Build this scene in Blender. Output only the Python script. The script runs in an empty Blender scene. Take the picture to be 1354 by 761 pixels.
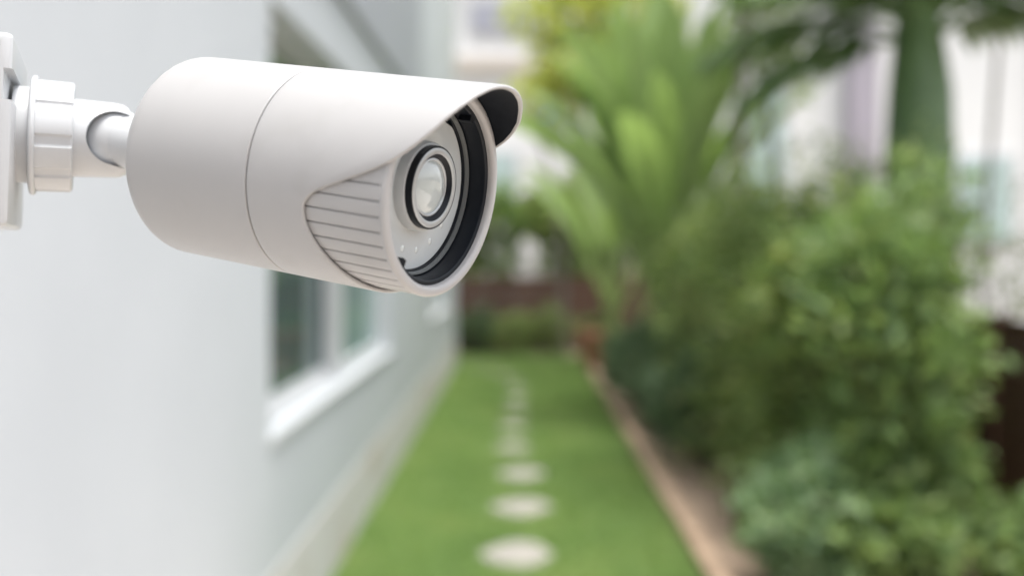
import bpy, bmesh, math, random
import numpy as np
from mathutils import Vector, Matrix
random.seed(7); rng = np.random.default_rng(7)
R = math.radians
scene = bpy.context.scene
col = scene.collection

# ------------------------------------------------------------------ camera
cam_d = bpy.data.cameras.new('photo_camera'); cam = bpy.data.objects.new('photo_camera', cam_d); col.objects.link(cam)
cam.location = (0, 0, 1.5); cam.rotation_euler = (R(90), 0, 0)
cam_d.sensor_width = 36; cam_d.lens = 36*1400/1354
cam_d.shift_x = -13/1354; cam_d.shift_y = -45.5/1354
cam_d.clip_start = .01; cam_d.clip_end = 2000
cam_d.dof.use_dof = True; cam_d.dof.focus_distance = .352
FOC = cam_d.lens
cam_d.dof.aperture_fstop = FOC/8.0            # an entrance pupil about 8 mm wide
scene.camera = cam
# ------------------------------------------------------------------ sky, sun, exposure
SUN_EL, SUN_AZ = R(77), R(132)                 # azimuth measured from +Y towards +X
world = bpy.data.worlds.new('World'); scene.world = world; world.use_nodes = True
wn = world.node_tree; wn.nodes.clear()
sky = wn.nodes.new('ShaderNodeTexSky'); sky.sky_type = 'NISHITA'; sky.sun_disc = False
sky.sun_elevation = SUN_EL; sky.sun_rotation = SUN_AZ; sky.air_density = 1.0; sky.dust_density = 4.0; sky.ozone_density = 1.0
hs = wn.nodes.new('ShaderNodeHueSaturation'); hs.inputs['Saturation'].default_value = .3
bg = wn.nodes.new('ShaderNodeBackground'); bg.inputs['Strength'].default_value = .15
wo = wn.nodes.new('ShaderNodeOutputWorld')
wn.links.new(sky.outputs[0], hs.inputs['Color']); wn.links.new(hs.outputs[0], bg.inputs[0]); wn.links.new(bg.outputs[0], wo.inputs[0])
sun_d = bpy.data.lights.new('sun', 'SUN'); sun_d.energy = 1.4; sun_d.angle = R(22); sun_d.color = (1, .96, .9)
sun = bpy.data.objects.new('sun', sun_d); col.objects.link(sun)
sv = Vector((math.sin(SUN_AZ)*math.cos(SUN_EL), math.cos(SUN_AZ)*math.cos(SUN_EL), math.sin(SUN_EL)))
sun.rotation_euler = sv.to_track_quat('Z', 'Y').to_euler(); sun.location = (0, 0, 20)
scene.view_settings.view_transform = 'Standard'; scene.view_settings.look = 'None'
scene.view_settings.exposure = 1.25; scene.view_settings.gamma = 1

# ------------------------------------------------------------------ helpers
def tag(o, label=None, cat=None, group=None, kind=None):
    if label: o['label'] = label
    if cat: o['category'] = cat
    if group: o['group'] = group
    if kind: o['kind'] = kind
    return o
def empty(name, loc=(0, 0, 0), label=None, cat=None, group=None, kind=None):
    o = bpy.data.objects.new(name, None); o.empty_display_size = .1; o.location = loc; col.objects.link(o)
    return tag(o, label, cat, group, kind)
def link(name, me, mat, parent=None, smooth=False, loc=None):
    o = bpy.data.objects.new(name, me); col.objects.link(o)
    if mat and not me.materials: me.materials.append(mat)
    if parent: o.parent = parent
    if loc is not None: o.location = loc
    if smooth: me.shade_smooth()
    return o
def mesh_np(name, V, F):
    me = bpy.data.meshes.new(name)
    V = np.asarray(V, np.float32); F = np.asarray(F, np.int32); k = F.shape[1]
    me.vertices.add(len(V)); me.vertices.foreach_set('co', V.ravel())
    me.loops.add(F.size); me.loops.foreach_set('vertex_index', F.ravel())
    me.polygons.add(len(F)); me.polygons.foreach_set('loop_start', np.arange(0, F.size, k, dtype=np.int32))
    me.update(calc_edges=True); me.validate()
    return me
def bm_box(bm, a, b):
    (x0, y0, z0), (x1, y1, z1) = a, b
    v = [bm.verts.new(p) for p in ((x0,y0,z0),(x1,y0,z0),(x1,y1,z0),(x0,y1,z0),(x0,y0,z1),(x1,y0,z1),(x1,y1,z1),(x0,y1,z1))]
    for f in ((3,2,1,0),(4,5,6,7),(0,1,5,4),(1,2,6,5),(2,3,7,6),(3,0,4,7)): bm.faces.new([v[i] for i in f])
def boxes(name, lst, mat, parent=None, bevel=0, off=(0, 0, 0)):
    bm = bmesh.new()
    for a, b in lst: bm_box(bm, a, b)
    if off != (0, 0, 0): bmesh.ops.translate(bm, verts=bm.verts, vec=Vector(off))
    if bevel: bmesh.ops.bevel(bm, geom=list(bm.edges), offset=bevel, segments=2, affect='EDGES', profile=.7)
    me = bpy.data.meshes.new(name); bm.to_mesh(me); bm.free()
    return link(name, me, mat, parent)
def tube_data(pts, rad, n=7, cap=True):
    pts = np.asarray(pts, float); m = len(pts); rad = np.broadcast_to(np.asarray(rad, float), (m,))
    V, F = [], []
    for i in range(m):
        d = pts[min(i+1, m-1)]-pts[max(i-1, 0)]; d = d/(np.linalg.norm(d)+1e-9)
        h = np.array([1, 0, 0]) if abs(d[0]) < .8 else np.array([0, 1, 0])
        u = np.cross(d, h); u /= np.linalg.norm(u); v = np.cross(d, u)
        for k in range(n):
            a = 2*math.pi*k/n; V.append(pts[i]+rad[i]*(math.cos(a)*u+math.sin(a)*v))
    for i in range(m-1):
        for k in range(n):
            F.append((i*n+k, i*n+(k+1) % n, (i+1)*n+(k+1) % n, (i+1)*n+k))
    return V, F
class MB:
    def __init__(s): s.V = []; s.F = []
    def add(s, V, F):
        o = len(s.V); s.V += [tuple(p) for p in V]; s.F += [tuple(i+o for i in f) for f in F]
    def tube(s, *a, **k): s.add(*tube_data(*a, **k))
    def build(s, name, mat, parent=None, smooth=True, loc=None):
        me = bpy.data.meshes.new(name); me.from_pydata([tuple(map(float, v)) for v in s.V], [], s.F); me.update()
        return link(name, me, mat, parent, smooth, loc)

# ------------------------------------------------------------------ materials
def mat_new(name):
    m = bpy.data.materials.new(name); m.use_nodes = True; nt = m.node_tree
    return m, nt, nt.nodes['Principled BSDF']
def surf(name, c1, c2=None, scale=8, rough=.6, bump=0, bscale=None, spec=.5, metallic=0, coat=0, detail=6, stains=None):
    m, nt, b = mat_new(name); N = nt.nodes.new; L = nt.links.new
    b.inputs['Roughness'].default_value = rough; b.inputs['Metallic'].default_value = metallic
    b.inputs['Specular IOR Level'].default_value = spec
    if coat: b.inputs['Coat Weight'].default_value = coat; b.inputs['Coat Roughness'].default_value = .04
    tc = N('ShaderNodeTexCoord')
    c2 = c2 or tuple(x*.93 for x in c1)
    no = N('ShaderNodeTexNoise'); no.inputs['Scale'].default_value = scale; no.inputs['Detail'].default_value = detail; no.inputs['Roughness'].default_value = .6
    L(tc.outputs['Object'], no.inputs['Vector'])
    rp = N('ShaderNodeValToRGB'); rp.color_ramp.elements[0].position = .35; rp.color_ramp.elements[1].position = .65
    rp.color_ramp.elements[0].color = (*c2, 1); rp.color_ramp.elements[1].color = (*c1, 1)
    L(no.outputs['Fac'], rp.inputs[0]); outc = rp.outputs[0]
    if stains:
        n2 = N('ShaderNodeTexNoise'); n2.inputs['Scale'].default_value = stains[1]; n2.inputs['Detail'].default_value = 8
        L(tc.outputs['Object'], n2.inputs['Vector'])
        r2 = N('ShaderNodeValToRGB'); r2.color_ramp.elements[0].position = stains[2]; r2.color_ramp.elements[1].position = stains[2]+.2
        L(n2.outputs['Fac'], r2.inputs[0])
        mx = N('ShaderNodeMix'); mx.data_type = 'RGBA'; L(r2.outputs[0], mx.inputs[0]); L(outc, mx.inputs[6]); mx.inputs[7].default_value = (*stains[0], 1)
        outc = mx.outputs[2]
    L(outc, b.inputs['Base Color'])
    if bump:
        nb = N('ShaderNodeTexNoise'); nb.inputs['Scale'].default_value = bscale or scale*6; nb.inputs['Detail'].default_value = 4
        L(tc.outputs['Object'], nb.inputs['Vector'])
        bp = N('ShaderNodeBump'); bp.inputs['Strength'].default_value = bump; bp.inputs['Distance'].default_value = .01
        L(nb.outputs['Fac'], bp.inputs['Height']); L(bp.outputs[0], b.inputs['Normal'])
    return m
def leafmat(name, cols, trans=.35, rough=.45):
    """leaf colour drawn per leaf, light shining through the blade"""
    m, nt, b = mat_new(name); N = nt.nodes.new; L = nt.links.new
    ge = N('ShaderNodeNewGeometry'); rp = N('ShaderNodeValToRGB'); cr = rp.color_ramp
    while len(cr.elements) < len(cols): cr.elements.new(.5)
    cols = [tuple(x*.8+.2*(.3*c[0]+.59*c[1]+.11*c[2]) for x in c) for c in cols]
    for i, c in enumerate(cols): cr.elements[i].position = i/(len(cols)-1); cr.elements[i].color = (*c, 1)
    L(ge.outputs['Random Per Island'], rp.inputs[0])
    b.inputs['Roughness'].default_value = rough; b.inputs['Specular IOR Level'].default_value = .35
    L(rp.outputs[0], b.inputs['Base Color'])
    tr = N('ShaderNodeBsdfTranslucent'); mx = N('ShaderNodeMixShader'); mx.inputs[0].default_value = trans
    g = N('ShaderNodeMix'); g.data_type = 'RGBA'; g.blend_type = 'MULTIPLY'; g.inputs[0].default_value = 1; L(rp.outputs[0], g.inputs[6]); g.inputs[7].default_value = (1.25, 1.35, .75, 1)
    L(g.outputs[2], tr.inputs[0]); L(b.outputs[0], mx.inputs[1]); L(tr.outputs[0], mx.inputs[2])
    L(mx.outputs[0], nt.nodes['Material Output'].inputs[0])
    return m
M = {}
M['shell'] = surf('white plastic housing', (.445, .442, .441), (.435, .432, .431), 30, .33, .02, 2500, .45, stains=((.41, .405, .40), 45, .60))
M['bracket'] = surf('white plastic bracket', (.56, .575, .59), (.54, .555, .57), 40, .32, .02, 1500, .45)
M['black'] = surf('black satin plastic', (.006, .008, .012), (.009, .012, .017), 60, .35, .03, 3000, .22)
M['visor_black'] = surf('black matt visor inside', (.007, .009, .013), (.010, .013, .018), 300, .65, .08, 4000, .15)
M['gray'] = surf('grey gasket', (.16, .17, .17), (.13, .14, .14), 80, .35, .02, 2000, .5)
M['gasket'] = surf('dark seam gasket', (.035, .035, .045), None, 80, .6)
M['plate'] = surf('pale face window', (.66, .70, .71), (.62, .66, .67), 60, .12, 0, None, .5, coat=1)
M['boss'] = surf('pale boss', (.64, .67, .68), None, 60, .25, 0, None, .5)
M['silver'] = surf('satin silver ring', (.50, .52, .53), (.46, .48, .49), 200, .28, 0, None, .5, .35)
M['lens'] = surf('lens with pale reflection', (.55, .60, .60), (.50, .55, .55), 90, .08, 0, None, .6, coat=1)  # white reflection on the glass put into the base colour
M['led'] = surf('clear led dome', (.72, .76, .76), None, 90, .12, 0, None, .6, coat=1)
M['wall'] = surf('white painted render', (.525, .555, .583), (.49, .52, .548), 1.2, .75, .12, 90)
M['plinth'] = surf('stained plinth render', (.60, .595, .58), (.54, .53, .51), 3, .85, .2, 40, stains=((.44, .34, .23), 1.3, .56))
M['wall_shade'] = surf('grey wall shade', (.36, .38, .42), (.34, .36, .40), 1.5, .6, .05, 60)
M['frame'] = surf('white window frame', (.54, .555, .57), (.51, .525, .54), 4, .4, .02, 50)
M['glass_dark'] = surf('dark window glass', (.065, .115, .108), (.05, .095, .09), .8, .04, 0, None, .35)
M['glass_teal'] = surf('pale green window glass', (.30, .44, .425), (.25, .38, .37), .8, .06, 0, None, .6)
M['shade_wall'] = surf('brown render', (.30, .23, .19), (.26, .20, .165), 2, .85, .2, 30)
M['roof'] = surf('roof', (.3, .29, .28), None, 3, .8)
M['soil'] = surf('dry garden soil', (.36, .27, .20), (.24, .18, .13), 6, .95, .6, 60)
M['ground'] = surf('earth', (.20, .17, .12), (.14, .12, .08), 2, .95, .4, 20)
M['lawn'] = surf('lawn turf', (.17, .25, .07), (.13, .20, .055), 5, .9, .5, 120)
M['bounce_paving'] = surf('beige bounce paving', (.52, .46, .40), (.46, .41, .36), 2, .7, .1, 40)
M['stone'] = surf('pale sandstone', (.35, .33, .30), (.27, .255, .23), 9, .85, .5, 50, stains=((.34, .32, .26), 4, .6))
M['edging'] = surf('pinkish concrete edging', (.40, .29, .205), (.33, .235, .165), 7, .85, .4, 60)
M['fence'] = surf('dark brown stained timber', (.105, .052, .034), (.075, .038, .026), 6, .7, .3, 50)
M['terracotta'] = surf('terracotta', (.42, .20, .13), (.34, .16, .11), 8, .8, .2, 50)
M['nwall'] = surf('white neighbour wall', (.86, .855, .85), (.83, .825, .82), .6, .8, .08, 30)
M['ntrim'] = surf('cream trim', (.66, .60, .53), None, 2, .8)
M['nglass'] = surf('lavender grey glass', (.44, .44, .50), (.40, .40, .47), .5, .08, 0, None, .5)
M['bglass'] = surf('blue glass', (.22, .42, .60), None, .5, .1, 0, None, .5)
M['tglass'] = surf('pale teal glass', (.50, .62, .60), None, .5, .15, 0, None, .5)
M['column'] = surf('mauve grey column', (.42, .38, .44), (.38, .35, .40), 2, .7)
M['bark'] = surf('grey bark', (.24, .22, .20), (.16, .14, .12), 20, .9, .6, 60)
M['twig'] = surf('brown twig', (.12, .085, .055), (.08, .055, .035), 20, .9, .3, 60)
M['stem'] = surf('green stem', (.26, .34, .12), (.18, .25, .08), 10, .5, .1, 40)
M['shaft'] = surf('palm crownshaft', (.12, .20, .08), (.085, .15, .055), 3, .4, .1, 30)
M['grass'] = leafmat('grass blade', [(.19, .32, .075), (.27, .43, .105), (.38, .47, .14)], .3)
def patchy(m):
    nt = m.node_tree; N = nt.nodes.new; L = nt.links.new; rpn = next(n for n in nt.nodes if n.type == 'VALTORGB'); ge = next(n for n in nt.nodes if n.type == 'NEW_GEOMETRY')
    tc = N('ShaderNodeTexCoord'); no = N('ShaderNodeTexNoise'); no.inputs['Scale'].default_value = 1.6; no.inputs['Detail'].default_value = 5; L(tc.outputs['Object'], no.inputs['Vector'])
    a = N('ShaderNodeMath'); a.operation = 'MULTIPLY_ADD'; a.inputs[1].default_value = 1.5; a.inputs[2].default_value = -.5; L(no.outputs['Fac'], a.inputs[0])
    b = N('ShaderNodeMath'); b.operation = 'MULTIPLY_ADD'; b.inputs[1].default_value = .5; L(ge.outputs['Random Per Island'], b.inputs[0]); L(a.outputs[0], b.inputs[2]); L(b.outputs[0], rpn.inputs[0])
patchy(M['grass'])
M['hedge'] = leafmat('hedge leaf', [(.12, .20, .055), (.19, .30, .08), (.27, .36, .10), (.38, .41, .13)])
M['hedge2'] = leafmat('broad hedge leaf', [(.13, .23, .07), (.20, .33, .095), (.29, .38, .12)])
M['olive'] = leafmat('olive leaf', [(.12, .19, .055), (.19, .27, .075), (.27, .29, .12)])
M['dark'] = leafmat('dark shrub leaf', [(.06, .12, .05), (.09, .17, .075), (.14, .22, .11)], .2)
M['pale'] = leafmat('pale shrub leaf', [(0.149, 0.268, 0.126), (0.215, 0.362, 0.173), (0.330, 0.441, 0.252)])
M['yellow'] = leafmat('yellow green leaf', [(.42, .50, .10), (.56, .58, .12), (.68, .64, .16)], .45)
M['banana'] = leafmat('paddle leaf', [(.24, .37, .12), (.35, .47, .15), (.47, .54, .19)], .4, .35)
M['palm'] = leafmat('palm leaf', [(.11, .22, .08), (.17, .30, .10), (.24, .33, .11)], .25)

# ------------------------------------------------------------------ ground, lawn, patio, bed
def sheet(name, x0, x1, y0, y1, z, mat, nx=1, ny=1, amp=0, kind='structure'):
    xs = np.linspace(x0, x1, nx+1); ys = np.linspace(y0, y1, ny+1); X, Y = np.meshgrid(xs, ys)
    Z = z+amp*(np.sin(X*3.1+Y*1.7)+np.sin(X*7.3-Y*4.1)*.5+rng.normal(0, .35, X.shape))
    V = np.stack([X.ravel(), Y.ravel(), Z.ravel()], 1); i = np.arange((nx+1)*ny).reshape(ny, nx+1)[:, :-1].ravel()
    o = link(name, mesh_np(name, V, np.stack([i, i+1, i+nx+2, i+nx+1], 1)), mat, smooth=amp > 0)
    return tag(o, kind=kind)
sheet('ground', -150, 150, -150, 150, -.05, M['ground'])
sheet('bounce_paving', -.86, 6, -9, 3.4, .02, M['bounce_paving'])  # unseen paving added below and behind the viewer for warm bounce light
sheet('lawn', -.88, .84, 3.4, 14.25, .0, M['lawn'], 20, 100, .003)
sheet('lawn', -6, .84, 14.25, 15.4, .0, M['lawn'], 60, 12, .003)
sheet('flower_bed', .93, 2.58, 3.4, 16, .0, M['soil'], 30, 150, .012)
sheet('border_soil', -6, .93, 15.4, 16, .004, M['soil'], 60, 8, .006)

# stepping stones: pixel rows turned into real ground places
stones = [(683.5, 728.6), (689, 667), (689, 623), (678, 589), (678, 562.7), (682, 542), (683, 525), (684, 511.5), (680, 501), (668, 493), (650, 487), (628, 483)]
names = ['nearest', 'second', 'third', 'fourth', 'fifth', 'sixth', 'seventh', 'eighth', 'ninth']
SP = []; SC = [1, .96, .9, .76, .72, .7, .66, .62, .6, .58, .56, .55]
for i, (px, py) in enumerate(stones):
    Y = 2070/(py-335+2); X = (px-690)/1400*Y; SP.append((X, Y))
    n = 22; r = random.Random(i); ph = [r.uniform(0, 6.28) for _ in range(3)]
    prof = []
    for k in range(n):
        a = 2*math.pi*k/n; s = 1.1/(abs(math.cos(a))**1.25+abs(math.sin(a))**1.25)**(1/1.25)+.06*math.sin(2*a+ph[0])+.05*math.sin(3*a+ph[1])+.03*math.sin(5*a+ph[2])
        prof.append((.185*SC[i]*s*math.cos(a), .225*SC[i]*s*math.sin(a)))
    mb = MB(); V = [(x, y, -.04) for x, y in prof]+[(x, y, .012) for x, y in prof]+[(x*.95, y*.96, .022+r.uniform(-.002, .002)) for x, y in prof]+[(x*.5, y*.5, .023+r.uniform(-.003, .003)) for x, y in prof]+[(0, 0, .023)]
    F = []
    for L_ in range(3):
        for k in range(n): F.append((L_*n+k, L_*n+(k+1) % n, (L_+1)*n+(k+1) % n, (L_+1)*n+k))
    for k in range(n): F.append((3*n+k, 3*n+(k+1) % n, 4*n))
    mb.add(V, F); o = mb.build('stepping_stone', M['stone'], smooth=False, loc=(X, Y, 0))
    if i < 9: lab = 'pale round stepping stone in the lawn, %s in the row from the viewer' % (names[i] if i == 0 else names[i])
    else: lab = ['pale stepping stone where the path starts to bend left', 'pale stepping stone on the bend, last but one of the path', 'farthest pale stepping stone, beside the corner of the white house'][i-9]
    tag(o, lab, 'stepping stone', 'stepping stones across the lawn')
# grass blades
nb = 210000
x = rng.uniform(-.875, .835, nb); y = 3.6+(15.35-3.6)*rng.uniform(0, 1, nb)**1.25
k2 = 26000; x = np.concatenate([x, rng.uniform(-4, -.87, k2)]); y = np.concatenate([y, rng.uniform(14.25, 15.35, k2)])
keep = np.ones(len(x), bool); JT = rng.uniform(.88, 1.12, len(x))   # ragged rims round the stones
for (sx, sy), k in zip(SP, SC): keep &= ((x-sx)/(.175*k*JT))**2+((y-sy)/(.21*k*JT))**2 > 1
x = x[keep]; y = y[keep]; n = len(x)
h = rng.uniform(.022, .045, n); w = rng.uniform(.0025, .0045, n)*(1+y/12); a = rng.uniform(0, 2*np.pi, n); lx = rng.normal(0, .014, n); ly = rng.normal(0, .014, n)
V = np.empty((n, 3, 3)); V[:, 0] = np.stack([x-w*np.cos(a), y-w*np.sin(a), 0*x], 1); V[:, 1] = np.stack([x+w*np.cos(a), y+w*np.sin(a), 0*x], 1); V[:, 2] = np.stack([x+lx, y+ly, h], 1)
tag(link('grass', mesh_np('grass', V.reshape(-1, 3), np.arange(3*n).reshape(-1, 3)), M['grass']), 'short mown green grass of the garden lawn', 'grass', kind='stuff')
# edging of the bed
ed = empty('garden_edging', (.885, 3.4, 0), 'low pinkish concrete edging between the lawn and the planted bed', 'edging')
proto = None
for i in range(24):
    y0 = i*.5
    if y0 > 11.9: break
    if proto is None: proto = boxes('edging_block', [((-.045, .004, -.05), (.045, .496, .07))], M['edging'], ed, .008); o = proto
    else: o = proto.copy(); col.objects.link(o)
    o.location = (random.uniform(-.004, .004), y0, random.uniform(-.006, .006)); o.rotation_euler.z = random.uniform(-.008, .008)

# ------------------------------------------------------------------ the white house on the left
WX = -.88
hs_ = empty('white_house', (WX, 5.6, 0), 'white rendered house with long side wall and windows along the lawn', 'house')
def hbox(name, lst, mat, parent=None, bevel=0):
    return boxes(name, [((a[0]-WX, a[1]-5.6, a[2]), (b[0]-WX, b[1]-5.6, b[2])) for a, b in lst], mat, parent or hs_, bevel)
Y0, Y1, ZT = -4, 14.2, 6.2
W = [(3.70, 7.08, .86, 2.40), (10.3, 12.7, .86, 2.40)]
lst = [((WX-.25, Y0, 0), (WX, Y1, W[0][2])), ((WX-.25, Y0, 2.40), (WX, Y1, ZT))]
ys = [Y0, W[0][0], W[0][1], W[1][0], W[1][1], Y1]
for k in (0, 2, 4): lst.append(((WX-.25, ys[k], .86), (WX, ys[k+1], 2.40)))
hbox('wall', lst, M['wall'])
hbox('end_wall', [((-6, Y1-.25, 0), (WX-.25, Y1, ZT)), ((-6, Y0, 0), (WX-.25, Y0+.25, ZT)), ((-6.2, Y0, 0), (-6, Y1, ZT))], M['wall'])
hbox('roof', [((-6.3, Y0-.1, ZT), (WX+.04, Y1+.1, ZT+.2))], M['roof'])
hbox('plinth', [((WX+.001, Y0, -.04), (WX+.006, Y1-.004, .37))], M['plinth'])
hbox('upper_wall_shade', [((WX+.001, Y0, 2.73), (WX+.035, 8.93, ZT-.01))], M['wall_shade'])  # thin added slab, its grey stands for shade on the upper wall
def window(y0, y1, z0, z1, panes, mats):
    win = hbox('window', [((WX-.16, y0, z0), (WX-.05, y0+.05, z1)), ((WX-.16, y1-.05, z0), (WX-.05, y1, z1)), ((WX-.16, y0+.05, z1-.05), (WX-.05, y1-.05, z1)), ((WX-.16, y0+.05, z0), (WX-.05, y1-.05, z0+.03))], M['frame'])
    hbox('sill', [((WX-.05, y0-.0, z0-.035), (WX+.015, y1+.0, z0-.002)), ], M['frame'], win, .006)
    for (a, b, xo, xi, s0, s1, r0), m in zip(panes, mats):   # sash: from a to b, outer and inner plane, stiles, rail
        sa = hbox('sash', [((xi, a, z0+.032), (xo, a+s0, z1-.052)), ((xi, b-s1, z0+.032), (xo, b, z1-.052)), ((xi, a+s0, z0+.032), (xo, b-s1, z0+.032+r0)), ((xi, a+s0, z1-.052-r0), (xo, b-s1, z1-.052))], M['frame'], win)
        hbox('pane', [((xi+.02, a+s0, z0+.032+r0), (xi+.026, b-s1, z1-.052-r0))], m, win)
    return win
window(*W[0], [(3.752, 5.50, -.99, -1.03, .06, .12, .04), (5.27, 7.028, -.935, -.985, .26, .08, .03)], [M['glass_dark'], M['glass_teal']])
window(*W[1], [(10.352, 11.55, -.99, -1.03, .06, .08, .04), (11.45, 12.648, -.935, -.985, .10, .08, .03)], [M['glass_dark'], M['glass_teal']])
hbox('room_partition', [((-1.75, Y0+.3, 0), (-1.7, Y1-.3, ZT-.05))], M['wall'])

gw = empty('added_shade_wall', (3, -3.2, 0), 'unseen brown wall added to shade and warm the security camera at the end of the patio', 'wall')  # added out of view to block light and warm the near side
boxes('wall', [((-3.85, -.1, -.05), (4.5, .1, 2.5))], M['shade_wall'], gw); boxes('coping', [((-3.85, -.14, 2.503), (4.5, .14, 2.56))], M['edging'], gw, .008)
# ------------------------------------------------------------------ neighbours' houses
na = empty('neighbour_house', (-1, 27, 0), 'far white house beyond the back fence with a grey window band', 'house')
def nb_(root, name, lst, mat, parent=None, bevel=0):
    l = root.location
    return boxes(name, [((a[0]-l.x, a[1]-l.y, a[2]), (b[0]-l.x, b[1]-l.y, b[2])) for a, b in lst], mat, parent or root, bevel)
nb_(na, 'wall', [((-8, 26, 0), (2.3, 34, 8.6))], M['nwall'])
nb_(na, 'roof', [((-8.4, 25.5, 8.6), (2.7, 34.4, 8.9))], M['ntrim'])
w_ = nb_(na, 'window', [((-1.25, 25.9, 6.85), (1.15, 25.998, 7.62))], M['frame'])
for k in range(3): nb_(na, 'pane', [((-1.18+k*.78, 25.86, 6.93), (-.46+k*.78, 25.898, 7.54))], M['nglass'], w_)
nb_(na, 'ledge', [((-8.1, 25.75, 5.95), (2.4, 25.998, 6.3))], M['ntrim'], bevel=.02)
w_ = nb_(na, 'window', [((.4, 25.9, 4.75), (1.15, 25.998, 5.6))], M['frame']); nb_(na, 'pane', [((.46, 25.86, 4.82), (1.09, 25.898, 5.53))], M['bglass'], w_)
w_ = nb_(na, 'window', [((-1.3, 25.9, 2.6), (-.1, 25.998, 4.0))], M['frame']); nb_(na, 'pane', [((-1.2, 25.86, 2.7), (-.2, 25.898, 3.9))], M['tglass'], w_)
nc = empty('neighbour_house', (8, 19, 0), 'white house behind the hedge and palm on the right with mauve column', 'house')
nb_(nc, 'wall', [((2.75, 17, 0), (15, 24, 7.5))], M['nwall'])
nb_(nc, 'roof', [((2.4, 16.4, 7.5), (15.4, 24.4, 7.8))], M['ntrim'])
nb_(nc, 'column', [((5.15, 16.6, 0), (5.6, 16.998, 7.5))], M['column'], bevel=.02)
for (x0, x1, z0, z1, m) in [(3.55, 4.2, 2.3, 4.0, 'tglass'), (7.0, 7.8, 1.7, 3.0, 'tglass'), (9.2, 10.6, 2.4, 4.2, 'nglass')]:
    w_ = nb_(nc, 'window', [((x0-.08, 16.92, z0-.08), (x1+.08, 16.998, z1+.08))], M['frame']); nb_(nc, 'pane', [((x0, 16.89, z0), (x1, 16.918, z1))], M[m], w_)
for xx in (6.5, 8.3): 
    mb = MB(); mb.tube([(xx-8, -2.1, 0), (xx-8, -2.1, 7.4)], .05, 10); mb.build('downpipe', M['column'], nc)

# ------------------------------------------------------------------ fences
def fence(name_lab, start, n_panels, along, plen=2.0, hgt=1.12):
    f = empty('timber_fence', start, name_lab, 'fence'); nbd = 8; bh = hgt/nbd
    ax = Vector(along)
    bp = pp = None
    for i in range(n_panels+1):
        if pp is None: o = pp = boxes('post', [((-.045, -.045, -.05), (.045, .045, hgt+.05))], M['fence'], f, .005)
        else: o = pp.copy(); col.objects.link(o)
        o.location = ax*(plen*i)
        if i == n_panels: break
        for k in range(nbd):
            if bp is None: b = bp = boxes('board', [((.048, -.012, .002), (plen-.048, .012, bh-.002))], M['fence'], f, .003)
            else: b = bp.copy(); col.objects.link(b)
            b.location = ax*(plen*i)+Vector((0, 0, .03+k*bh)); b.rotation_euler = (random.uniform(-.006, .006), 0, math.atan2(ax.y, ax.x))
fence('dark brown timber fence along the right side behind the shrubs', (2.64, 1.9, 0), 7, (0, 1, 0))
fence('dark brown timber fence closing the garden at the back', (-5.4, 16.06, 0), 4, (1, 0, 0))

# ------------------------------------------------------------------ plants
def leaves(P, D, Nn, L, Wd, fold=.18):
    """five-vertex folded leaves: base P, direction D, blade normal Nn"""
    n = len(P); S = np.cross(D, Nn); S /= np.linalg.norm(S, axis=1)[:, None]+1e-9; Nn = np.cross(S, D)
    L = L[:, None]; Wd = Wd[:, None]
    V = np.empty((n, 5, 3)); V[:, 0] = P; V[:, 4] = P+D*L-Nn*L*.12
    mid = P+D*L*.45; V[:, 2] = mid-Nn*Wd*fold; V[:, 1] = mid-S*Wd*.5+Nn*Wd*fold; V[:, 3] = mid+S*Wd*.5+Nn*Wd*fold
    F = np.array([[0, 3, 2], [2, 3, 4], [0, 2, 1], [1, 2, 4]]); F = (np.arange(n)[:, None, None]*5+F[None]).reshape(-1, 3)
    return V.reshape(-1, 3), F
def norm(a): return a/(np.linalg.norm(a, axis=1)[:, None]+1e-9)
def foliage(c, rad, nclump, nper, L, Wd, spread, up=.4, flat_bottom=None, boxy=1):
    c = np.array(c, float); rad = np.array(rad, float)
    d = norm(rng.normal(size=(nclump, 3))); d = np.sign(d)*np.abs(d)**boxy; rr = rng.uniform(.25, 1, nclump)**.45
    lump = 1+.18*np.sin(d[:, 0]*5+c[0]*9)+.14*np.sin(d[:, 2]*7+c[1]*5)+.1*np.sin(d[:, 1]*9)
    C = c+d*rad*(rr*lump)[:, None]
    if flat_bottom is not None: C[:, 2] = np.maximum(C[:, 2], flat_bottom+rng.uniform(0, .12, nclump))
    P = np.repeat(C, nper, 0)+rng.normal(0, 1, (nclump*nper, 3))*spread
    out = norm(np.repeat(d, nper, 0)*np.array([1, 1, .7])+np.array([0, 0, up])); n = len(P)
    D = norm(out*.7+rng.normal(0, .55, (n, 3))); Nn = norm(np.array([0, 0, 1.])+rng.normal(0, .5, (n, 3)))
    s = rng.uniform(.6, 1.15, n)
    return leaves(P, D, Nn, L*s, Wd*s), C
def shrub(loc, rad, height, mat, L, Wd, nclump, nper, label, name='garden_shrub', group=None, cat='shrub', spread=.06, nstem=9, low=.05, boxy=1):
    o = empty(name, (loc[0], loc[1], 0), label, cat, group)
    (V, F), C = foliage((0, 0, height*.52), (rad[0], rad[1], height*.5), nclump, nper, L, Wd, spread, flat_bottom=low, boxy=boxy)
    link('foliage', mesh_np('foliage', V, F), mat, o)
    mb = MB()
    for i in range(nstem):
        e = C[rng.integers(len(C))]; b = np.array([rng.normal(0, .06), rng.normal(0, .06), -.03]); m = (b+e)*.5+rng.normal(0, .05, 3)
        m[2] = e[2]*.45; mb.tube([b, m, e], [.014, .01, .004], 5)
    mb.build('branches', M['twig'], o)
    return o
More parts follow.
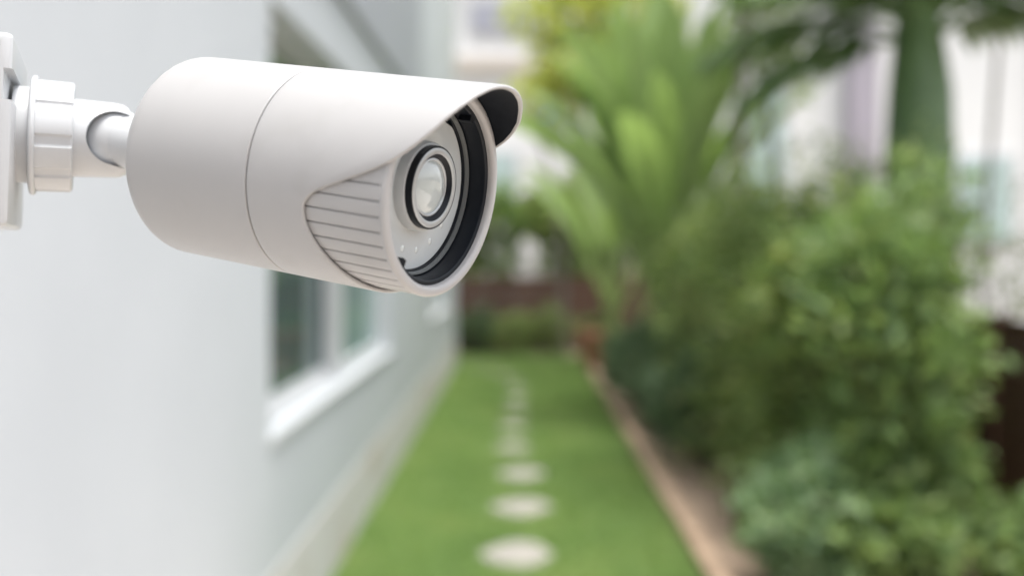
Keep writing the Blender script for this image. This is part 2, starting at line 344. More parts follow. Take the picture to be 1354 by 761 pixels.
# tall hedge of single shrubs, near to far
HG = 'tall shrubs of the hedge on the right'
shrub((1.74, 5.0), (.31, .46), 1.72, M['hedge2'], .095, .055, 330, 14, 'broad-leaved green shrub at the near end of the hedge by the fence', group=HG, boxy=.62)
shrub((1.60, 5.75), (.34, .45), 1.62, M['hedge'], .085, .045, 300, 14, 'upright mid-green shrub behind the pale bush', group=HG, boxy=.62)
shrub((2.05, 6.2), (.42, .55), 2.0, M['hedge'], .075, .036, 330, 15, 'tall small-leaved hedge shrub in front of the palm trunk', group=HG, boxy=.62)
shrub((1.62, 6.9), (.42, .55), 1.92, M['hedge'], .075, .036, 330, 15, 'dense mid-green hedge shrub left of the palm trunk', group=HG, boxy=.62)
shrub((2.15, 8.0), (.42, .6), 2.1, M['hedge'], .075, .04, 300, 14, 'olive hedge shrub behind the thick palm trunk', group=HG, boxy=.62)
shrub((1.62, 8.4), (.45, .6), 1.95, M['hedge'], .08, .04, 300, 14, 'green hedge shrub midway along the bed behind the dark bush', group=HG, boxy=.62)
shrub((1.95, 9.9), (.5, .7), 2.1, M['hedge'], .08, .042, 300, 14, 'hedge shrub beside the slim grey tree', group=HG, boxy=.62)
shrub((2.0, 11.6), (.55, .8), 1.9, M['olive'], .085, .045, 240, 13, 'loose olive shrub behind the paddle-leaved plant', group=HG, boxy=.62)
shrub((2.0, 13.6), (.5, .8), 1.8, M['hedge'], .085, .045, 200, 13, 'hedge shrub at the far end of the bed', group=HG, boxy=.62)
shrub((2.95, 6.7), (.3, .5), 2.1, M['olive'], .07, .035, 60, 10, 'sparse twiggy shrub against the white house at the right edge', group=None, nstem=16)
# low ones
shrub((1.25, 4.72), (.22, .28), .58, M['pale'], .07, .042, 150, 13, 'low pale green bush at the front of the bed', cat='bush', name='low_bush', spread=.035)
shrub((1.62, 4.55), (.24, .26), .46, M['hedge2'], .075, .045, 130, 12, 'low fresh green bush at the bottom edge under the hedge', cat='bush', name='low_bush', spread=.035)
shrub((2.2, 4.5), (.22, .26), .4, M['hedge2'], .075, .045, 130, 12, 'low green bush by the fence at the bottom right corner', cat='bush', name='low_bush', spread=.035)
DG = 'dark round bushes along the edging'
for (bx, by, rx, hh, lab) in [(1.30, 7.75, .36, .80, 'dark blue-green round bush nearest along the edging'), (1.24, 9.0, .36, .82, 'dark blue-green round bush in the middle of the edging row'), (1.22, 10.4, .36, .8, 'dark blue-green round bush under the paddle-leaved plant'), (1.25, 11.9, .34, .7, 'dark blue-green round bush next to the terracotta pot')]:
    shrub((bx, by), (rx, rx*1.5), hh, M['dark'], .06, .03, 200, 14, lab, cat='bush', name='round_bush', group=DG, spread=.04)
# back border
BG = 'low hedge plants before the back fence'
for i, (bx, hh, m) in enumerate([(-1.6, .6, 'dark'), (-.75, .66, 'dark'), (-.15, .58, 'hedge'), (.42, .72, 'olive')]):
    shrub((bx, 15.72), (.46, .26), hh, M[m], .075, .04, 120, 12, ['low dark hedge plant mostly hidden behind the house corner', 'low dark hedge plant before the back fence beside the house', 'low green hedge plant in the middle before the back fence', 'low yellowish hedge plant before the back fence near the pot'][i], cat='bush', name='hedge_plant', group=BG, spread=.04)
for i, (bx, by, rx, zc, rz, m) in enumerate([(-.95, 16.9, .5, 1.85, .85, 'hedge'), (-.38, 17.1, .42, 1.8, .8, 'hedge2'), (.72, 16.9, .42, 1.8, .85, 'hedge'), (1.5, 17.2, .6, 1.8, .9, 'olive'), (.24, 17.4, .42, 2.12, .34, 'hedge'), (1.05, 17.6, .45, 1.5, 1.1, 'hedge2')]):
    o = empty('garden_shrub', (bx, by, 0), ['bushy green shrub behind the back fence next to the house', 'rounded light green shrub behind the back fence', 'green shrub behind the back fence right of the white gap', 'olive shrub behind the back fence beneath the paddle leaves', 'high leafy crown closing over the white gap behind the back fence', 'tall fresh green shrub behind the back fence left of the paddle leaves'][i], 'shrub', 'shrubs behind the back fence')
    (V, F), C = foliage((0, 0, zc), (rx, .45, rz), 230, 13, .11, .06, .06); link('foliage', mesh_np('foliage', V, F), M[m], o)
    mb = MB()
    for k in range(8):
        e = C[rng.integers(len(C))]; mb.tube([(rng.normal(0, .08), rng.normal(0, .05), -.05), (e[0]*.4, e[1]*.4, e[2]*.5), e], [.022, .016, .006], 5)
    mb.build('branches', M['twig'], o)
# terracotta pot
pot = empty('terracotta_pot', (.98, 13.6, 0), 'pinkish terracotta pot at the far end of the edging', 'pot')
mb = MB(); prof = [(.16, 0), (.17, .02), (.25, .42), (.27, .43), (.285, .45), (.285, .52), (.27, .535), (.25, .53), (.24, .47), (.0, .46)]; n = 28
V = [(r*math.cos(2*math.pi*k/n), r*math.sin(2*math.pi*k/n), z) for r, z in prof for k in range(n)]
mb.add(V, [(i*n+k, i*n+(k+1) % n, (i+1)*n+(k+1) % n, (i+1)*n+k) for i in range(len(prof)-1) for k in range(n)])
mb.build('vessel', M['terracotta'], pot)
mb = MB(); mb.add([(.242*math.cos(2*math.pi*k/n), .242*math.sin(2*math.pi*k/n), .475) for k in range(n)], [tuple(range(n))]); mb.build('potting_soil', M['soil'], pot, False)
(V, F), C = foliage((0, 0, .58), (.2, .2, .1), 30, 8, .09, .05, .03)
o = empty('pot_plant', (.98, 13.6, .475), 'small yellowish plant growing in the terracotta pot', 'plant'); link('foliage', mesh_np('foliage', V-np.array([0, 0, .475]), F), M['olive'], o)

# paddle-leaved plant (fan of long stalks with banana-like blades)
def paddle_leaf(az, lean, pet, blade, width, droop, seedr):
    r = random.Random(seedr); pts = []; d = 0.0; p = np.array([0, 0, 0.]); ang = lean; n = 26; tot = pet+blade
    h = np.array([math.cos(az), math.sin(az), 0.])
    for i in range(n+1):
        pts.append(p.copy()); s = i/n; ang = lean+droop*s**2.2
        p = p+(h*math.sin(ang)+np.array([0, 0, 1.])*math.cos(ang))*(tot/n)
    mb = MB(); k0 = int(n*pet/tot); mb.tube(pts, [.034*(1-.8*i/n) for i in range(n+1)], 6)
    side = np.cross(h, [0, 0, 1.]); V = []; F = []; tw = r.uniform(-.7, .7); m = n-k0
    for i in range(m+1):
        s = i/m; w = width*math.sin(math.pi*min(1, s*.93+.06))**.6*.5*(1+.06*math.sin(i*2.3+seedr))
        P0 = np.array(pts[k0+i]); t = np.array(pts[min(k0+i+1, n)])-np.array(pts[max(k0+i-1, 0)]); t /= np.linalg.norm(t); nn = np.cross(side, t)
        sd = side*math.cos(tw)+nn*math.sin(tw); n2 = np.cross(sd, t)
        for q in (-1, -.5, 0, .5, 1): V.append(P0+sd*w*q+n2*abs(q)*w*.35+n2*.012*math.sin(i*1.7+q*3))
    for i in range(m):
        for q in range(4): F.append((i*5+q, i*5+q+1, i*5+q+6, i*5+q+5))
    mb.add(V, F); return mb
def paddle_plant(loc, trunk_h, spec, label, s0):
    o = empty('paddle_palm', (loc[0], loc[1], 0), label, 'plant', 'paddle-leaved plants')
    mb = MB(); mb.tube([(0, 0, -.05), (.02, 0, trunk_h*.5), (0, 0, trunk_h)], [.10, .085, .075], 10)
    for k in range(4): mb.tube([(.07*math.cos(k*1.6), .07*math.sin(k*1.6), 0), (.05*math.cos(k*1.6), .05*math.sin(k*1.6), trunk_h*.6), (0, 0, trunk_h+.15)], [.05, .04, .03], 7)
    mb.build('trunk', M['stem'], o)
    for i, (az, lean, pet, bl, wd, dr) in enumerate(spec):
        l = paddle_leaf(R(az), R(lean), pet, bl, wd, R(dr), s0+i).build('leaf', M['banana'], o); l.location = (0, 0, trunk_h-.05)
    return o
paddle_plant((1.28, 9.6), 1.0, [(180, 24, .9, 1.3, .36, 38), (190, 17, 1.1, 1.5, .40, 24), (185, 10, 1.1, 1.6, .38, 18), (0, 6, 1.2, 1.7, .40, 15), (10, 20, 1.1, 1.5, .38, 30), (-8, 24, 1.0, 1.5, .42, 36), (95, 4, 1.4, 1.6, .46, 10), (230, 8, 1.1, 1.6, .46, 18), (310, 12, 1.0, 1.6, .44, 25), (260, 14, .9, 1.4, .36, 40), (90, 15, 1.0, 1.5, .36, 35), (215, 24, .8, 1.2, .34, 45), (182, 20, 1.0, 1.4, .34, 40), (275, 4, 1.3, 1.5, .42, 12), (200, 14, 1.0, 1.4, .4, 30), (345, 12, 1.0, 1.5, .4, 22), (250, 26, .9, 1.3, .38, 45)], 'bright green paddle-leaved plant fanning up nearest the lawn', 11)
paddle_plant((1.45, 10.9), 1.3, [(180, 15, 1.1, 1.7, .4, 25), (178, 32, 1.0, 1.5, .38, 50), (0, 3, 1.2, 1.8, .42, 12), (5, 18, 1.2, 1.7, .4, 25), (0, 26, 1.1, 1.6, .42, 32), (200, 9, 1.2, 1.6, .46, 16), (255, 5, 1.4, 1.7, .46, 14), (270, 12, 1.1, 1.5, .4, 35), (230, 25, .8, 1.3, .36, 50), (300, 28, .8, 1.3, .34, 50), (190, 6, 1.3, 1.7, .42, 15), (350, 10, 1.3, 1.7, .42, 18), (280, 22, 1.0, 1.4, .4, 40)], 'taller paddle-leaved plant behind, beside the slim grey tree', 31)
paddle_plant((1.05, 12.3), .8, [(180, 18, .8, 1.3, .34, 40), (200, 24, .8, 1.2, .3, 40), (0, 8, .9, 1.4, .36, 20), (20, 30, .8, 1.2, .34, 50), (270, 20, .8, 1.2, .3, 45), (160, 8, .9, 1.3, .34, 22)], 'smaller paddle-leaved plant standing near the terracotta pot', 51)

# trees
def tree(loc, trunk_pts, trunk_r, crown_c, crown_r, mat, L, Wd, nclump, nper, label, spread=.1, bark='bark', nb_=14, name='garden_tree'):
    o = empty(name, (loc[0], loc[1], 0), label, 'tree')
    mb = MB(); mb.tube(trunk_pts, trunk_r, 9); (V, F), C = foliage(crown_c, crown_r, nclump, nper, L, Wd, spread)
    top = np.array(trunk_pts[-1])
    for i in range(nb_):
        e = C[rng.integers(len(C))]; s = np.array(trunk_pts[-2])*rng.uniform(0, .6)+top*(.4); s = np.array(trunk_pts[-2])+(top-np.array(trunk_pts[-2]))*rng.uniform(.2, 1)
        mb.tube([s, (s+e)/2+rng.normal(0, .06, 3)+np.array([0, 0, .08]), e], [trunk_r[-1]*.6, trunk_r[-1]*.4, .006], 5)
    mb.build('trunk', M[bark], o); link('crown', mesh_np('crown', V, F), mat, o)
    return o
tree((1.9, 13.4), [(0, 0, -.05), (.05, 0, 1.5), (-.1, 0, 2.9), (-.3, 0, 3.6)], [.07, .06, .05, .04], (-.85, 0, 4.35), (1.0, .6, 1.2), M['yellow'], .17, .10, 300, 13, 'small tree with yellow-green leaves behind the paddle leaves', name='yellow_tree')
tree((.62, 14.9), [(0, 0, -.05), (-.05, 0, 1.5), (-.2, 0, 2.6), (-.42, 0, 3.4)], [.035, .03, .025, .02], (-.5, 0, 3.75), (.26, .25, .32), M['yellow'], .11, .065, 34, 9, 'thin young tree with a small yellow-green tuft before the far house', spread=.06, nb_=6, name='young_tree')
tree((1.88, 9.05), [(0, 0, -.05), (.02, 0, 1.5), (-.01, 0, 3.0), (.05, 0, 4.6)], [.05, .045, .04, .03], (.15, 0, 4.6), (.75, .6, .95), M['hedge'], .10, .05, 130, 12, 'slim tree with a bare grey trunk rising from the hedge', name='slim_tree')
tree((2.35, 9.4), [(0, 0, -.05), (.0, 0, 1.5), (-.12, 0, 2.4), (-.2, 0, 2.9)], [.04, .035, .03, .025], (-.18, 0, 3.3), (.34, .3, .45), M['hedge'], .11, .055, 60, 11, 'small leafy sapling between slim tree and palm', name='young_tree', nb_=8)
o = empty('bare_stem', (3.05, 7.0, 0), 'thin leaning bare stem in front of the white house at right', 'stem'); mb = MB(); mb.tube([(-.06, 0, -.05), (0, 0, 1.5), (.1, 0, 2.9), (.2, 0, 4.2)], [.022, .02, .016, .01], 6); mb.build('trunk', M['bark'], o)

# palm with thick green crownshaft
pl = empty('palm_tree', (2.44, 6.5, 0), 'palm with a thick smooth green crownshaft rising above the hedge', 'palm')
mb = MB(); mb.tube([(0, 0, -.05), (0, 0, .5), (0, 0, 1.2), (0, 0, 1.62)], [.19, .17, .165, .17], 20); mb.build('trunk', M['bark'], pl)
mb = MB(); mb.tube([(0, 0, 1.6), (0, 0, 1.8), (0, 0, 2.15), (.005, 0, 2.5), (-.005, 0, 2.8), (-.01, 0, 3.1)], [.18, .195, .205, .19, .15, .11], 20); mb.build('crownshaft', M['shaft'], pl)
def frond(az, lean, length, droop, sd):
    r = random.Random(sd); h = np.array([math.cos(az), math.sin(az), 0.]); p = np.zeros(3); pts = []; n = 24
    for i in range(n+1):
        pts.append(p.copy()); a = lean+droop*(i/n)**1.3; p = p+(h*math.sin(a)+np.array([0, 0, 1])*math.cos(a))*(length/n)
    mb = MB(); mb.tube(pts, [.025*(1-.85*i/n) for i in range(n+1)], 6); side = np.cross(h, [0, 0, 1.])
    P, D, Nn, Ls = [], [], [], []
    for i in range(5*2, n*2):
        s = i/(2*n); a0 = np.array(pts[i//2]); b0 = np.array(pts[min(i//2+1, n)]); base = a0+(b0-a0)*((i % 2)/2); t = (b0-a0)/(np.linalg.norm(b0-a0)+1e-9)
        for q in (-1, 1):
            d = side*q*.85+t*.55+np.array([0, 0, -.35+r.uniform(-.15, .15)]); P.append(base); D.append(d/np.linalg.norm(d)); Nn.append(np.cross(side, t)+np.array([0, 0, .3])); Ls.append(.5*math.sin(math.pi*(s*.85+.1))**.6*r.uniform(.85, 1.1))
    V, F = leaves(np.array(P), np.array(D), norm(np.array(Nn)), np.array(Ls), np.full(len(P), .05)); mb.add(V.tolist(), [tuple(map(int, f)) for f in F]); return mb
for i, (az, le, ln, dr) in enumerate([(180, 30, 1.9, 80), (160, 18, 2.0, 75), (225, 28, 1.7, 75), (0, 32, 1.8, 80), (-25, 20, 1.9, 75), (270, 22, 1.7, 75), (300, 34, 1.6, 70), (90, 30, 1.9, 80), (130, 35, 1.8, 80), (55, 35, 1.8, 80), (185, 8, 2.0, 55), (345, 10, 2.0, 55), (184, 84, 1.25, 58), (172, 64, 1.4, 70), (205, 52, 1.4, 70), (-5, 58, 1.2, 65), (-35, 50, 1.3, 65), (240, 45, 1.2, 70)]):
    f = frond(R(az), R(le), ln, R(dr), 70+i).build('frond', M['palm'], pl); f.location = (0, 0, 2.78)

# ------------------------------------------------------------------ the security camera
a_ = np.array([.88249067, -.44466528, -.15324165]); P_ = np.array([-.06887332, .35683643, 1.52713316])
up_ = np.array([0, 0, 1.]); u_ = up_-(up_@a_)*a_; u_ /= np.linalg.norm(u_); v_ = np.cross(a_, u_)
ROLL = R(9)
B_ = np.array([-.1536, .3995, 1.5425]); b_ = np.array([.93, .37, -.03]); b_ /= np.linalg.norm(b_)
q_ = np.cross(b_, up_); q_ /= np.linalg.norm(q_); w_up = np.cross(q_, b_)           # q_ points to the viewer's side
s_wall = (B_[0]-WX)/b_[0]; base_ = B_-b_*s_wall
sc = empty('security_camera', tuple(base_), 'white bullet security camera with visor on a wall bracket, sharp in front', 'security camera')
def loc_(V): return np.asarray(V, float)-base_
def cyl_pt(t, phi, r, off=0): return P_+a_*t*1e-3+(u_*np.cos(phi+ROLL)+v_*np.sin(phi+ROLL))*r*1e-3+u_*off*1e-3
def rev(name, prof, mat, parent=sc, n=128, off=0, cap0=False, cap1=False, smooth=True, angle=None):
    """surface of revolution round the housing's axis, profile (t, r) in mm"""
    V = [cyl_pt(t, 2*math.pi*k/n, r, off) for t, r in prof for k in range(n)]
    F = [(i*n+k, i*n+(k+1) % n, (i+1)*n+(k+1) % n, (i+1)*n+k) for i in range(len(prof)-1) for k in range(n)]
    if cap0: F.append(tuple(range(n))[::-1])
    if cap1: F.append(tuple((len(prof)-1)*n+k for k in range(n)))
    mb = MB(); mb.add(loc_(V), F); o = mb.build(name, mat, parent, smooth)
    if smooth:
        bm = bmesh.new(); bm.from_mesh(o.data); bmesh.ops.recalc_face_normals(bm, faces=bm.faces); bm.to_mesh(o.data); bm.free()
        o.data.set_sharp_from_angle(angle=R(angle or 40))
    return o
def arc(tc, rc, r, a0, a1, n=8): return [(tc+r*math.cos(R(a0+(a1-a0)*i/n)), rc+r*math.sin(R(a0+(a1-a0)*i/n))) for i in range(n+1)]
RB = 35.0
# rear housing
rev('rear_housing', [(-56.3, .5), (-56.3, 27.5)]+arc(-48.8, RB-7.5, 7.5, 180, 90, 14)+[(-30, RB), (-10, RB), (-.7, RB)]+arc(-.65, RB-.4, .4, 90, 0, 4)+[(-.25, 33)], M['shell'], cap0=True)
rev('seam_gasket', [(-4, 33.2), (4, 33.2)], M['gasket'], n=96)
# outer shell with visor: front edge along the circumference, measured in degrees from the visor's crown
tab = [(0, 68.8), (18, 68.3), (30, 66.8), (39, 65), (50, 62.2), (58, 58.8), (64, 55.4), (70.1, 50.6), (75.2, 45.0), (80.7, 37.4), (86.3, 29.4), (89.8, 25.2), (95.7, 22.2), (103.7, 22.0), (112, 23.2), (121.7, 25.3), (131, 27.6), (143, 30.4), (151, 32.4), (165, 35), (180, 36)]
deg = np.arange(0, 360, 1.5); dd = np.minimum(deg, 360-deg); te = np.interp(dd, [x for x, _ in tab], [y for _, y in tab])
for _ in range(2): te = (np.roll(te, 1)+2*te+np.roll(te, -1))/4
TH = 1.3; V = []; n = len(deg)
def section(tf):
    pr = [(.25, 33.7), (.25, RB-.4)]+arc(.65, RB-.4, .4, 180, 90, 4)
    for f in (.12, .3, .5, .7, .85): pr.append((.65+(tf-.65-TH*.5)*f, RB))
    pr += arc(tf-TH*.5, RB-TH*.5, TH*.5, 90, -90, 8)
    for f in (.2, .6, 1): pr.append((tf-TH*.5+(2-tf+TH*.5)*f, RB-TH))
    return pr
S = [section(t) for t in te]; m = len(S[0])
for k in range(n): V += [cyl_pt(t, R(deg[k]), r) for t, r in S[k]]
F = [(k*m+i, ((k+1) % n)*m+i, ((k+1) % n)*m+i+1, k*m+i+1) for k in range(n) for i in range(m-1)]
mb = MB(); mb.add(loc_(V), F); o = mb.build('visor_shell', M['shell'], sc)
bm = bmesh.new(); bm.from_mesh(o.data); bmesh.ops.recalc_face_normals(bm, faces=bm.faces); bm.to_mesh(o.data); bm.free(); o.data.set_sharp_from_angle(angle=R(50))
# black inner sheet under the visor
V = []; dl = np.arange(-70, 70.1, 2.0); tl = np.interp(np.abs(dl), [x for x, _ in tab], [y for _, y in tab])
for d, t in zip(dl, tl):
    for s in (47, max(48, (47+t)/2), max(49, t-1.3)): V.append(cyl_pt(s, R(d), RB-TH-.06))
F = [(i*3+j, (i+1)*3+j, (i+1)*3+j+1, i*3+j+1) for i in range(len(dl)-1) for j in range(2)]
mb = MB(); mb.add(loc_(V), F); mb.build('visor_inside', M['visor_black'], sc)
# ribbed collar
rc = rev('ribbed_collar', [(3, 32.75), (49.4, 32.75)], M['shell'], n=96)
g = [81+8.25*k for k in range(25)]; spans = [(58, 81)]+list(zip(g[:-1], g[1:]))+[(279, 302)]
for (d0, d1) in spans:
    gp = .5*math.degrees(.55/33.5); ns = max(5, int((d1-d0)/1.4)); mb = MB(); V = []
    pr = [(d0+gp, 32.7)]+[(d0+gp+(d1-d0-2*gp)*i/ns, 33.5-(.12 if i in (0, ns) else 0)) for i in range(ns+1)]+[(d1-gp, 32.7)]
    for t in (19.5, 49.3): V += [cyl_pt(t, R(d), r) for d, r in pr]
    k = len(pr); F = [(i, i+1, k+i+1, k+i) for i in range(k-1)]
    mb.add(loc_(V), F); mb.build('rib', M['shell'], rc, True).data.set_sharp_from_angle(angle=R(35))
# front ring and the black recess inside it
rev('front_ring', [(48.3, 32.6), (48.7, 33.35), (49.3, 33.66), (50.0, 33.66), (50.5, 33.5), (50.9, 33.1), (51.15, 32.4), (51.2, 31.6), (51.05, 30.9), (50.6, 30.4), (50.0, 30.15), (48.5, 30.1)], M['shell'])
rw = rev('recess_wall', [(48.9, 30.2), (49.0, 29.0), (48.7, 28.5), (48.0, 28.3), (42.3, 28.1), (41.9, 28.1)], M['black'])
rev('gasket_ring', [(41.7, 28.15), (42.6, 28.0), (42.9, 27.7), (42.8, 27.2), (42.3, 26.95), (41.2, 26.9)], M['gray'], rw)
rev('inner_gasket', [(41.6, 26.95), (41.5, 26.5), (40.0, 26.4)], M['black'], rw)
for ph in (135, -38):
    V = [cyl_pt(t, R(ph+d), r) for t in (44.5, 49.1) for d, r in ((-3, 28.8), (3, 28.8), (2, 26.6), (-2, 26.9))]
    mb = MB(); mb.add(loc_(V), [(0, 1, 2, 3), (7, 6, 5, 4), (0, 4, 5, 1), (1, 5, 6, 2), (2, 6, 7, 3), (3, 7, 4, 0)]); mb.build('clip', M['black'], rw, False)
# face window with a flat cut at the top, led domes and the lens
fp = []; cut = R(-24)
for k in range(160):
    an = 2*math.pi*k/160; r = 26.45; c = math.cos(an-cut)
    if c > 0: r = min(r, 24.6/c)
    fp.append((an, r))
V = []
for t, s in ((39.4, 1), (40.5, 1), (40.75, .988)): V += [cyl_pt(t, an, r*s) for an, r in fp]
F = [(i*160+k, i*160+(k+1) % 160, (i+1)*160+(k+1) % 160, (i+1)*160+k) for i in range(2) for k in range(160)]+[tuple(range(320, 480))]
mb = MB(); mb.add(loc_(V), F); face = mb.build('face_window', M['plate'], sc, False)
for k in range(7):
    an = R(110+k*23.3); cpos = P_+(cyl_pt(40.7, an, 20.3)-P_); mb = MB(); V = []; nn = 14
    for rr, tt in ((1.2, 0), (1.1, .1), (.9, .2), (.5, .28), (.05, .3)):
        for j in range(nn):
            aa = 2*math.pi*j/nn; V.append(cpos+a_*tt*1e-3+(u_*math.cos(aa)+v_*math.sin(aa))*rr*1e-3)
    mb.add(loc_(V), [(i*nn+j, i*nn+(j+1) % nn, (i+1)*nn+(j+1) % nn, (i+1)*nn+j) for i in range(4) for j in range(nn)]); mb.build('led', M['led'], face)
OF = .8
lens = rev('lens_mount', [(40.5, 14.6), (43.7, 14.3), (44.1, 14.0), (44.2, 13.2)], M['boss'], off=OF)
rev('lens_barrel', [(44.0, 13.35), (46.3, 13.35)]+arc(46.3, 13.1, .25, 90, 20, 3)+[(46.5, 12.7)], M['black'], lens, off=OF)
rev('lens_rim', [(46.2, 12.85), (46.6, 12.75), (46.75, 12.4), (46.75, 11.2), (46.6, 10.8), (46.2, 10.7)], M['silver'], lens, off=OF)
rev('lens_cone', [(46.4, 10.75), (44.9, 9.35)], M['black'], lens, off=OF)
rev('lens_inner_ring', [(44.6, 9.6), (45.2, 9.3), (45.3, 8.9), (45.0, 8.5), (44.6, 8.5)], M['silver'], lens, off=OF)
rev('lens_glass', [(44.7, 8.6), (45.3, 7.6), (45.9, 6.0), (46.3, 4.0), (46.5, 2.0), (46.55, .02)], M['lens'], lens, off=OF, angle=80)

# bracket: stem and ball, slotted socket, ribbed lock nut, flange, base plate, arm to the wall
def br(s, x, z): return B_-b_*s*1e-3+q_*x*1e-3+w_up*z*1e-3          # s to the wall, x to the viewer, z up (mm)
def brev(name, prof, mat, parent=sc, n=72, mod=None, cap0=False, cap1=False, angle=35):
    V = []
    for s, r in prof:
        for k in range(n):
            an = 2*math.pi*k/n; rr = r*(mod(an) if mod else 1); V.append(br(s, rr*math.cos(an), rr*math.sin(an)))
    F = [(i*n+k, i*n+(k+1) % n, (i+1)*n+(k+1) % n, (i+1)*n+k) for i in range(len(prof)-1) for k in range(n)]
    if cap0: F.append(tuple(range(n))[::-1])
    if cap1: F.append(tuple((len(prof)-1)*n+k for k in range(n)))
    mb = MB(); mb.add(loc_(V), F); o = mb.build(name, mat, parent, True)
    bm = bmesh.new(); bm.from_mesh(o.data); bmesh.ops.recalc_face_normals(bm, faces=bm.faces); bm.to_mesh(o.data); bm.free()
    o.data.set_sharp_from_angle(angle=R(angle)); return o
def boolean(o, cutter):
    md = o.modifiers.new('cut', 'BOOLEAN'); md.operation = 'DIFFERENCE'; md.object = cutter; md.solver = 'EXACT'
    bpy.context.view_layer.update(); dg = bpy.context.evaluated_depsgraph_get()
    me = bpy.data.meshes.new_from_object(o.evaluated_get(dg)); o.modifiers.clear(); o.data = me; bpy.data.objects.remove(cutter, do_unlink=True)
# ball and stem along the housing's axis
Lst = np.linalg.norm(P_-a_*.0562-B_); ax = (P_-a_*.0562-B_)/Lst
hh = np.array([0, 0, 1.]); e1 = np.cross(ax, hh); e1 /= np.linalg.norm(e1); e2 = np.cross(ax, e1)
def stem(name, r, L, mat, n=48, ball=None):
    rb = ball or r; pr = [(-rb*math.cos(R(x)), rb*math.sin(R(x))) for x in range(1, 90, 8)]+([(0, rb)]+[(rb*math.sin(R(x)), rb*math.cos(R(x))) for x in range(8, int(math.degrees(math.acos(r/rb))), 8)]+[(math.sqrt(rb*rb-r*r)+.5, r)] if ball else [(0, r)])+[(L*.5, r), (L, r)]
    V = [B_+ax*t*1e-3+(e1*math.cos(2*math.pi*k/n)+e2*math.sin(2*math.pi*k/n))*rr*1e-3 for t, rr in pr for k in range(n)]
    F = [(i*n+k, i*n+(k+1) % n, (i+1)*n+(k+1) % n, (i+1)*n+k) for i in range(len(pr)-1) for k in range(n)]+[tuple(range(n))[::-1], tuple((len(pr)-1)*n+k for k in range(n))]
    mb = MB(); mb.add(loc_(V), F); o = mb.build(name, mat, sc)
    bm = bmesh.new(); bm.from_mesh(o.data); bmesh.ops.recalc_face_normals(bm, faces=bm.faces); bm.to_mesh(o.data); bm.free(); return o
stem('ball_stem', 9.2, Lst*1e3+.2, M['bracket'], ball=12.4)
sk = brev('socket', [(26, 14.4), (12, 14.4), (0, 14.0), (-2.5, 13.6), (-4.3, 12.6), (-5.3, 11.0), (-5.6, 9)], M['bracket'], cap0=True, cap1=True)
ax0 = ax
for f in (0, .25, .5, .75, 1):                       # the slot lets the stem swing from the socket's side to its end
    ax = q_*(1-f)+ax0*f; ax = ax/np.linalg.norm(ax); e1 = np.cross(ax, hh); e1 /= np.linalg.norm(e1); e2 = np.cross(ax, e1)
    boolean(sk, stem('cutter', 9.9+.01*f, 60, M['bracket']))
sk.data.shade_smooth(); sk.data.set_sharp_from_angle(angle=R(35))
NL = 10
def lug(an):
    x = (an*NL/(2*math.pi)+.27) % 1; d = abs(x-.5)*2
    return 1-.034*max(0, min(1, (d-.62)/.12)) + .008*math.cos((x-.5)*math.pi)
brev('lock_nut', [(14.2, 14.2), (14.2, 18.9), (14.35, 19.5), (14.9, 19.95), (15.6, 20.1), (26.6, 20.3), (27.2, 20.0)], M['bracket'], n=240, mod=lug, angle=25)
brev('flange', [(26.4, 17), (26.6, 21.2)]+[(27.6-1.1*math.cos(R(x)), 20.9+1.0*math.sin(R(x))) for x in range(0, 181, 30)]+[(28.9, 20), (29.2, 17)], M['bracket'], n=120)
brev('collar', [(28.8, 17.6), (34.4, 17.6)], M['bracket'], n=96)
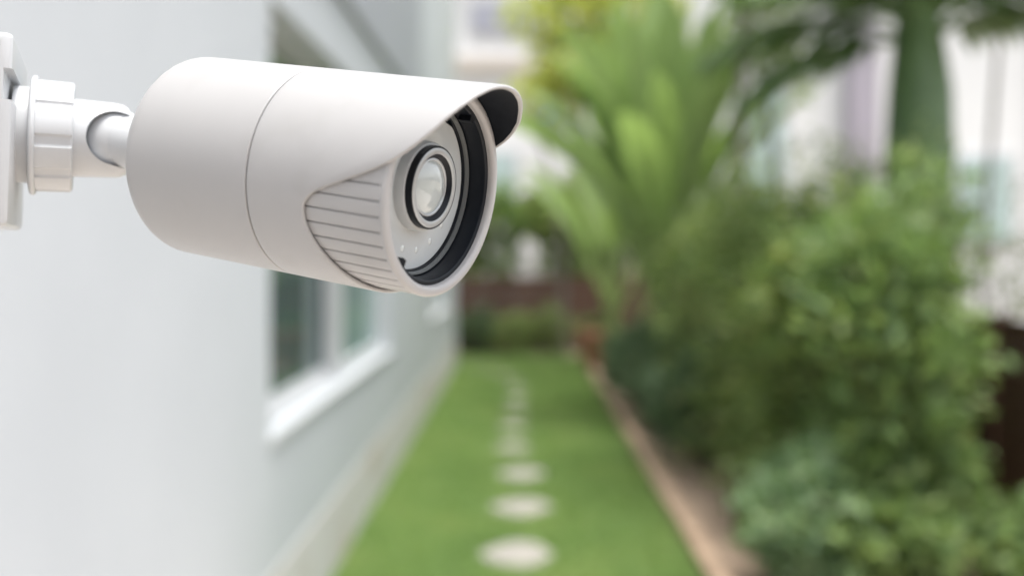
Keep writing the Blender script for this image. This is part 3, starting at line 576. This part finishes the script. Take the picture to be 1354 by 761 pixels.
# base plate with a cable slot
def plate_box(s0, s1, x0, x1, z0, z1, bev, name, mat, parent=sc):
    bm = bmesh.new(); bm_box(bm, (s0, x0, z0), (s1, x1, z1)); bmesh.ops.bevel(bm, geom=list(bm.edges), offset=bev, segments=3, affect='EDGES', profile=.5)
    for v in bm.verts: v.co = Vector(loc_(br(*v.co)))
    bmesh.ops.recalc_face_normals(bm, faces=bm.faces); me = bpy.data.meshes.new(name); bm.to_mesh(me); bm.free(); o = link(name, me, mat, parent, True); me.set_sharp_from_angle(angle=R(28)); return o
zc = (1.5405-B_[2])*1e3
bp = plate_box(32.8, 58, -36, 36, zc-32.5, zc+32.5, 2.2, 'base_plate', M['bracket'])
def pill(s0, s1, x0, x1, z, r, name):
    prof = [(x0+r+r*math.cos(R(t)), z+r*math.sin(R(t))) for t in range(90, 271, 15)]+[(x1-r+r*math.cos(R(t)), z+r*math.sin(R(t))) for t in range(-90, 91, 15)]
    k = len(prof); V = [br(s, x, zz) for s in (s0, s1) for x, zz in prof]; mb = MB(); mb.add(loc_(V), [tuple(range(k))[::-1], tuple(range(k, 2*k))]+[(i, (i+1) % k, k+(i+1) % k, k+i) for i in range(k)])
    o = mb.build(name, M['bracket'], sc, False); bm = bmesh.new(); bm.from_mesh(o.data); bmesh.ops.recalc_face_normals(bm, faces=bm.faces); bm.to_mesh(o.data); bm.free(); return o
boolean(bp, pill(30, 35.6, -27, 60, 13.2, 5.2, 'cutter'))
# screw hole in the side that faces the viewer
kn = 24; V = [br(41+4.2*math.cos(2*math.pi*k/kn), x, zc+28.3+1.4*math.sin(2*math.pi*k/kn)) for x in (30, 40) for k in range(kn)]
mb = MB(); mb.add(loc_(V), [tuple(range(kn))[::-1], tuple(range(kn, 2*kn))]+[(i, (i+1) % kn, kn+(i+1) % kn, kn+i) for i in range(kn)]); ct = mb.build('cutter', M['bracket'], sc, False)
bm = bmesh.new(); bm.from_mesh(ct.data); bmesh.ops.recalc_face_normals(bm, faces=bm.faces); bm.to_mesh(ct.data); bm.free(); boolean(bp, ct)
bp.data.shade_smooth(); bp.data.set_sharp_from_angle(angle=R(28))
V = [br(41+4.2*math.cos(2*math.pi*k/kn), 31, zc+28.3+1.4*math.sin(2*math.pi*k/kn)) for k in range(kn)]
mb = MB(); mb.add(loc_(V), [tuple(range(kn))]); mb.build('screw_hole', M['gasket'], bp, False)
plate_box(58, s_wall*1e3-12, -22, 22, zc-22, zc+22, 3, 'extension_arm', M['bracket'])
V0 = [(WX+.001, base_[1]-.08, base_[2]-.08), (WX+.014, base_[1]+.08, base_[2]+.08)]
boxes('wall_flange', [(tuple(np.array(V0[0])-base_), tuple(np.array(V0[1])-base_))], M['bracket'], sc, .004)
